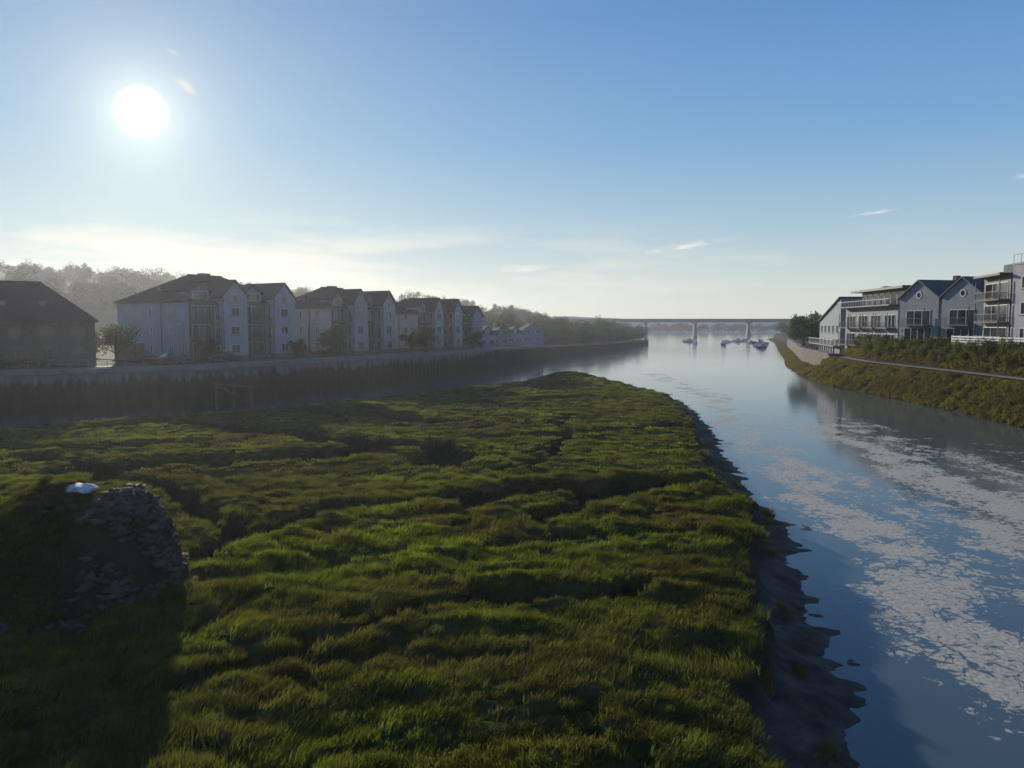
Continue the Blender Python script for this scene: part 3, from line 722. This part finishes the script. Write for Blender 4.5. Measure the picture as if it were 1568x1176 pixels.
def boat(x,y,ang,Lb,sail=True,mat='hull'):
    b=B('sailing_boat' if sail else 'motor_boat',(x,y,0),ang);m_,v,f=b._g('hull',mat);n=9
    for i in range(n):
        t=i/(n-1);w=Lb*.16*math.sin(math.pi*min(1,(1-t)*.62+.0)**.8) if t<1 else 0.01;w=max(w,.02);xx=(t-.5)*Lb;zt=.9+.35*t*t
        v.extend([(xx,-w,zt),(xx,-w*.7,.2),(xx,0,-.25),(xx,w*.7,.2),(xx,w,zt)])
    for i in range(n-1):
        for k in range(4): f.append((i*5+k,i*5+k+1,i*5+k+6,i*5+k+5))
        f.append((i*5+4,i*5,i*5+5,i*5+9))
    f.append((0,1,2,3,4))
    b.box('cabin','hull',-.15*Lb,.18*Lb,-.08*Lb,.08*Lb,.95,1.55 if sail else 2.1)
    b.box('cabin_windows','glass',-.12*Lb,.15*Lb,-.083*Lb,.083*Lb,1.15 if sail else 1.45,1.4 if sail else 1.9)
    if sail:
        b.cyl('mast','frame',(.05*Lb,0,1),(.05*Lb,0,1+Lb*1.15),.09,.06,6);b.cyl('boom','frame',(.05*Lb,0,2.2),(-.38*Lb,0,2.3),.1,.08,6)
        b.cyl('forestay','dark',(.05*Lb,0,1+Lb*1.12),(.5*Lb,0,1.2),.02,.02,3)
    b.finish()
random.seed(11)
for (x,y) in [(103,432),(110,400),(117,428),(112,345),(124,450),(131,470),(127,392),(139,450),(141,480),(120,372),(137,425),(108,470),(115,500),(146,455),(150,500)]:
    boat(x,y,random.uniform(-.5,3.2),random.uniform(6,9),random.random()<.6,random.choice(['hull','hull','hullb']))
def car(x,y,z,ang,mat):
    b=B('parked_car',(x,y,z),ang);m_,v,f=b._g('body',mat)
    prof=[(-2.1,.35),(-2.15,.8),(-1.95,.98),(-1.2,1.02),(.75,.98),(1.9,.82),(2.15,.6),(2.1,.3)]
    for yy in (-.85,.85): v.extend([(a,yy,c) for a,c in prof])
    k=len(prof);f.append(tuple(range(k)));f.append(tuple(range(2*k-1,k-1,-1)))
    for i in range(k): f.append((i,(i+1)%k,k+(i+1)%k,k+i))
    m_,v,f=b._g('cabin','glass');pr=[(-1.9,1.0),(-1.3,1.42),(.1,1.45),(.95,.98)]
    for yy,s_ in ((-.8,1),(.8,1)): v.extend([(a,yy*(.85 if c>1.2 else 1),c) for a,c in pr])
    f+= [(0,1,2,3),(7,6,5,4),(0,1,5,4),(1,2,6,5),(2,3,7,6)]
    b.box('roof_panel',mat,-1.28,.08,-.66,.66,1.43,1.48)
    for a in (-1.35,1.35):
        for yy in (-.87,.70): b.cyl('wheels','tyre',(a,yy,.33),(a,yy+.17,.33),.33,.33,14)
    b.finish()
P5,_=resample(Q,QZ,1.0);N5=normals(P5)
def on_quay(yy,off):
    k=int(np.argmin(np.abs(P5[:,1]-yy)));p=P5[k,:2]-N5[k]*off;return p[0],p[1],P5[k,2],math.atan2(N5[k,0],-N5[k,1])
for yy,off,mt in ((99,8.4,'card'),(108,8.4,'card')):
    x,y,z,a=on_quay(yy,off);car(x,y,z+.02,a,mt)
for yy in (84,98,117,137,160,185):
    x,y,z,a=on_quay(yy,3.0);b=B('street_lamp',(x,y,z),a)
    b.cyl('post','dark',(0,0,0),(0,0,5.2),.08,.05);b.cyl('arm','dark',(0,0,5.15),(0,.9,5.35),.04,.03,5);b.box('lantern','frame',-.12,.12,.8,1.3,5.28,5.4);b.finish()

# ---------------------------------------------------------------- bed and water
obj('river_bed_ground',grid_mesh('river_bed_ground',np.linspace(-9000,9000,20),np.linspace(-2000,16000,20),lambda x,y:x*0-1.8,M['bed']))
xs=np.r_[-9000,-2000,-500,-150,np.arange(-70,0,4),np.arange(0,62,.5),np.arange(62,120,4),200,400,1000,3000,9000]
ys=np.r_[-2000,-200,0,np.arange(8,130,.5),np.arange(130,300,4),400,600,1000,2000,5000,16000]
def foam(x,y):
    w=3.0*(fbm(x/7,y/9,101,3)-.5)*2
    def band(c,wd,y0,y1,a): return a*np.exp(-((x+w-c)/wd)**2)*sst(y0-3,y0+3,y)*(1-sst(y1-8,y1+8,y))
    c1=np.interp(y,[0,17,24,30,36,50,70,110],[17,17,16.6,16.8,16.8,18.8,23,30]);w1=np.interp(y,[15,24,36,50,80,110],[3.8,3.8,2.8,2.3,2.8,3.0])
    c2=np.interp(y,[20,36,40,55,67,90,120],[26,25.5,26,29.5,30,31,36]);w2=np.interp(y,[20,36,55,67,100],[3.8,4.6,3.8,3.4,3.4])
    f=np.maximum(band(c1,w1,10,66,1.22),band(c2,w2,20,84,1.22))
    f=np.maximum(f,band(12.6,1.3,8,24,.95));f=np.maximum(f,band(c1-1,w1*1.3,52,170,.86));f=np.maximum(f,band(35,3.5,25,90,.9))
    f=np.maximum(f,band(41,3.5,15,65,.92));f=np.maximum(f,band(21.5,3.5,14,60,.82))
    return f
X,Y=np.meshgrid(xs,ys);me=mesh_np('river',np.stack([X.ravel(),Y.ravel(),X.ravel()*0],1),grid_faces(len(xs),len(ys)),None,True)
at=me.attributes.new('foam','FLOAT','POINT');at.data.foreach_set('value',foam(X,Y).ravel().astype(np.float32))
m,nt,b_=newmat('river_water')
b_.inputs['Base Color'].default_value=(.082,.108,.115,1);b_.inputs['Roughness'].default_value=.09;b_.inputs['IOR'].default_value=1.33
g=nt.nodes.new('ShaderNodeNewGeometry')
def nz(scale,det,st=None,rg=.6,dist=0):
    n=nt.nodes.new('ShaderNodeTexNoise');n.inputs['Scale'].default_value=scale;n.inputs['Detail'].default_value=det;n.inputs['Roughness'].default_value=rg;n.inputs['Distortion'].default_value=dist
    mp=nt.nodes.new('ShaderNodeMapping');mp.inputs['Scale'].default_value=st or (1,1,1);L(nt,g.outputs['Position'],mp.inputs[0]);L(nt,mp.outputs[0],n.inputs['Vector']);return n.outputs[0]
def mth(op,a,c=None,d=None):
    q=nt.nodes.new('ShaderNodeMath');q.operation=op
    for i,v in enumerate((a,c,d)):
        if v is None: continue
        if isinstance(v,(int,float)): q.inputs[i].default_value=v
        else: L(nt,v,q.inputs[i])
    return q.outputs[0]
an=nt.nodes.new('ShaderNodeAttribute');an.attribute_name='foam'
f1_=nz(2.2,10,(1,1,1),.78,.9);f2_=nz(.40,4,(1,.8,1),.65)
vo=nt.nodes.new('ShaderNodeTexVoronoi');vo.feature='DISTANCE_TO_EDGE';vo.inputs['Scale'].default_value=1.5
mpv=nt.nodes.new('ShaderNodeVectorMath');mpv.operation='MULTIPLY_ADD';L(nt,g.outputs['Position'],mpv.inputs[0]);mpv.inputs[1].default_value=(1,1,1)
cb=nt.nodes.new('ShaderNodeCombineXYZ');L(nt,f1_,cb.inputs[0]);L(nt,f2_,cb.inputs[1]);L(nt,cb.outputs[0],mpv.inputs[2]);L(nt,mpv.outputs[0],vo.inputs['Vector'])
th=mth('ADD',mth('MULTIPLY',f1_,.95),mth('MULTIPLY',f2_,.95))
th=mth('SUBTRACT',th,mth('MULTIPLY',mth('SUBTRACT',.12,mth('MINIMUM',vo.outputs['Distance'],.12)),1.1))
val=mth('ADD',th,mth('MULTIPLY',an.outputs['Fac'],.34))
mr=nt.nodes.new('ShaderNodeMapRange');mr.inputs[1].default_value=1.21;mr.inputs[2].default_value=1.24;L(nt,val,mr.inputs[0])
gate=nt.nodes.new('ShaderNodeMapRange');gate.inputs[1].default_value=.05;gate.inputs[2].default_value=.25;L(nt,an.outputs['Fac'],gate.inputs[0])
fm=mth('MULTIPLY',mth('MULTIPLY',mr.outputs[0],gate.outputs[0]),.96)
fo=nt.nodes.new('ShaderNodeBsdfPrincipled');fo.inputs['Roughness'].default_value=.9
cf,_=noise_ramp(nt,6,[(.24,.20,.155),(.46,.41,.33),(.64,.59,.51)]);L(nt,cf,fo.inputs['Base Color'])
w1_=nz(.9,4,(1,.55,1));w2_=nz(.06,3,(1,.5,1));
amp=nt.nodes.new('ShaderNodeMapRange');amp.inputs[1].default_value=.42;amp.inputs[2].default_value=.62;amp.inputs[3].default_value=.05;amp.inputs[4].default_value=.4;L(nt,w2_,amp.inputs[0])
bp=nt.nodes.new('ShaderNodeBump');bp.inputs['Distance'].default_value=.06;L(nt,amp.outputs[0],bp.inputs['Strength']);L(nt,w1_,bp.inputs['Height']);L(nt,bp.outputs[0],b_.inputs['Normal'])
bf2=nt.nodes.new('ShaderNodeBump');bf2.inputs['Distance'].default_value=.05;bf2.inputs['Strength'].default_value=.6;L(nt,val,bf2.inputs['Height']);L(nt,bf2.outputs[0],fo.inputs['Normal'])
ms=nt.nodes.new('ShaderNodeMixShader');L(nt,fm,ms.inputs[0]);L(nt,b_.outputs[0],ms.inputs[1]);L(nt,fo.outputs[0],ms.inputs[2]);L(nt,ms.outputs[0],nt.nodes['Material Output'].inputs[0])
me.materials.append(m);obj('river_water',me)

# ---------------------------------------------------------------- low river haze (real scattering medium over the whole valley)
mhz=bpy.data.materials.new('river_haze');mhz.use_nodes=True;nt=mhz.node_tree;nt.nodes.remove(nt.nodes['Principled BSDF'])
vs=nt.nodes.new('ShaderNodeVolumeScatter');vs.inputs['Color'].default_value=(.90,.93,1,1);vs.inputs['Density'].default_value=.00024;vs.inputs['Anisotropy'].default_value=.6
L(nt,vs.outputs[0],nt.nodes['Material Output'].inputs['Volume'])
hv=[(x,y,z) for z in (-2.2,42) for (x,y) in ((-700,-60),(700,-60),(700,1000),(-700,1000))]
hm=bpy.data.meshes.new('haze');hm.from_pydata(hv,[],[(0,3,2,1),(4,5,6,7),(0,1,5,4),(1,2,6,5),(2,3,7,6),(3,0,4,7)]);hm.materials.append(mhz);obj('valley_haze',hm)

# ---------------------------------------------------------------- light
EL=math.radians(13.7);AZ=math.radians(-25.2)
sd_=Vector((math.sin(AZ)*math.cos(EL),math.cos(AZ)*math.cos(EL),math.sin(EL)))
sl=bpy.data.lights.new('sun','SUN');sl.energy=4.7;sl.angle=math.radians(.6);sl.color=(1,.9,.74)
so=obj('sun',sl);so.rotation_euler=sd_.to_track_quat('Z','Y').to_euler()
W=bpy.data.worlds.new('World');S.world=W;W.use_nodes=True;nt=W.node_tree
bg=nt.nodes['Background'];sky=nt.nodes.new('ShaderNodeTexSky');sky.sky_type='NISHITA';sky.sun_disc=False;sky.sun_elevation=EL;sky.sun_rotation=AZ
sky.air_density=1.0;sky.dust_density=.1;sky.ozone_density=2.0
STR=.1;bg.inputs['Strength'].default_value=STR
tc=nt.nodes.new('ShaderNodeTexCoord');nrm=nt.nodes.new('ShaderNodeVectorMath');nrm.operation='NORMALIZE';L(nt,tc.outputs['Generated'],nrm.inputs[0])
dt=nt.nodes.new('ShaderNodeVectorMath');dt.operation='DOT_PRODUCT';L(nt,nrm.outputs[0],dt.inputs[0]);dt.inputs[1].default_value=sd_
ang=mth('ARCCOSINE',mth('MINIMUM',dt.outputs['Value'],.999999))
deg=mth('MULTIPLY',ang,57.2958)
disc=nt.nodes.new('ShaderNodeMapRange');disc.interpolation_type='SMOOTHSTEP';disc.inputs[1].default_value=1.75;disc.inputs[2].default_value=.1;L(nt,deg,disc.inputs[0])
g1=mth('POWER',2.71828,mth('MULTIPLY',deg,-1/2.2));g2=mth('POWER',2.71828,mth('MULTIPLY',deg,-1/15.))
def scl(col,f):
    q=nt.nodes.new('ShaderNodeVectorMath');q.operation='SCALE';q.inputs[0].default_value=col;L(nt,f,q.inputs['Scale']);return q.outputs[0]
def vop(op,a,c):
    q=nt.nodes.new('ShaderNodeVectorMath');q.operation=op
    for i,t_ in enumerate((a,c)):
        if isinstance(t_,tuple): q.inputs[i].default_value=t_
        else: L(nt,t_,q.inputs[i])
    return q.outputs[0]
k=1/STR
sp=nt.nodes.new('ShaderNodeSeparateXYZ');L(nt,nrm.outputs[0],sp.inputs[0]);zz=sp.outputs[2]
ns=vop('DIVIDE',sky.outputs[0],vop('ADD',vop('MULTIPLY',sky.outputs[0],(1/(9.),)*3),(1.,1.,1.)))
gr=nt.nodes.new('ShaderNodeValToRGB');L(nt,zz,gr.inputs[0]);e=gr.color_ramp.elements
e[0].position=0;e[0].color=(.76,.77,.68,1);e[1].position=1;e[1].color=(.07,.15,.36,1)
for p_,c_ in ((.05,(.66,.74,.73,1)),(.12,(.40,.59,.74,1)),(.22,(.20,.43,.73,1)),(.36,(.10,.29,.64,1)),(.55,(.09,.22,.48,1))):
    q=e.new(p_);q.color=c_
gs=nt.nodes.new('ShaderNodeVectorMath');gs.operation='SCALE';L(nt,gr.outputs[0],gs.inputs[0]);gs.inputs['Scale'].default_value=k*.96
mixs=nt.nodes.new('ShaderNodeMix');mixs.data_type='RGBA';mixs.inputs[0].default_value=.88;L(nt,ns,mixs.inputs[6]);L(nt,gs.outputs[0],mixs.inputs[7])
tot=vop('ADD',mixs.outputs[2],scl((4.0*k,3.7*k,2.9*k),disc.outputs[0]))
tot=vop('ADD',tot,scl((.72*k,.66*k,.44*k),g1));tot=vop('ADD',tot,scl((.26*k,.22*k,.08*k),g2))
cn=nt.nodes.new('ShaderNodeTexNoise');cn.inputs['Scale'].default_value=3.2;cn.inputs['Detail'].default_value=7;cn.inputs['Roughness'].default_value=.55
mp=nt.nodes.new('ShaderNodeMapping');mp.inputs['Scale'].default_value=(1.2,1.2,7);mp.inputs['Location'].default_value=(3.1,1.2,.4);L(nt,nrm.outputs[0],mp.inputs[0]);L(nt,mp.outputs[0],cn.inputs['Vector'])
def mrange(v,a,c,d=0,e=1):
    q=nt.nodes.new('ShaderNodeMapRange');q.interpolation_type='SMOOTHSTEP'
    for i,t_ in enumerate((a,c,d,e)): q.inputs[i+1].default_value=t_
    L(nt,v,q.inputs[0]);return q.outputs[0]
cm=mth('MULTIPLY',mrange(cn.outputs[0],.48,.66),mth('MULTIPLY',mrange(zz,.0,.05),mrange(zz,.15,.08)))
cm=mth('MULTIPLY',cm,mrange(sp.outputs[0],.35,-.35,.15,.6))
yq=mth('MAXIMUM',sp.outputs[1],.05);A_=mth('DIVIDE',sp.outputs[0],yq);E_=mth('DIVIDE',zz,yq)
c2=nt.nodes.new('ShaderNodeTexNoise');c2.inputs['Scale'].default_value=26;c2.inputs['Detail'].default_value=6;c2.inputs['Roughness'].default_value=.6
mp2=nt.nodes.new('ShaderNodeMapping');mp2.inputs['Scale'].default_value=(1,1,3.5);L(nt,nrm.outputs[0],mp2.inputs[0]);L(nt,mp2.outputs[0],c2.inputs['Vector'])
wn=mth('SUBTRACT',c2.outputs[0],.5)
for (a0,e0,wa,we,sl_,st_) in ((-.532,.119,.022,.0065,0,1.0),(.215,.100,.045,.0035,.18,.75),(.465,.143,.022,.003,.15,.7),(-.413,.303,.010,.006,-.6,.7),(-.428,.343,.007,.003,-.4,.5),(.013,.074,.028,.0028,.05,.6),(-.33,.075,.05,.006,.05,.6),(-.62,.078,.04,.006,0,.6),(.66,.19,.012,.003,0,.6)):
    da=mth('SUBTRACT',A_,a0);de=mth('SUBTRACT',mth('SUBTRACT',E_,e0),mth('MULTIPLY',da,sl_))
    de=mth('ADD',de,mth('MULTIPLY',wn,.02))
    q=mth('ADD',mth('POWER',mth('ABSOLUTE',mth('DIVIDE',da,wa)),2),mth('POWER',mth('ABSOLUTE',mth('DIVIDE',de,we)),2))
    bl=mth('MULTIPLY',mth('POWER',2.71828,mth('MULTIPLY',q,-1)),mrange(c2.outputs[0],.35,.6))
    cm=mth('MAXIMUM',cm,mth('MULTIPLY',bl,st_))
mixc=nt.nodes.new('ShaderNodeMix');mixc.data_type='RGBA';L(nt,cm,mixc.inputs[0]);L(nt,tot,mixc.inputs[6]);mixc.inputs[7].default_value=(.98*k,.91*k,.80*k,1)
L(nt,mixc.outputs[2],bg.inputs['Color'])

cam=bpy.data.cameras.new('camera');co=obj('camera',cam);co.location=(0,0,10.5);co.rotation_euler=(math.radians(90-4.4),0,0)
cam.sensor_width=36;cam.lens=27.05;cam.clip_end=30000;cam.clip_start=.1;S.camera=co
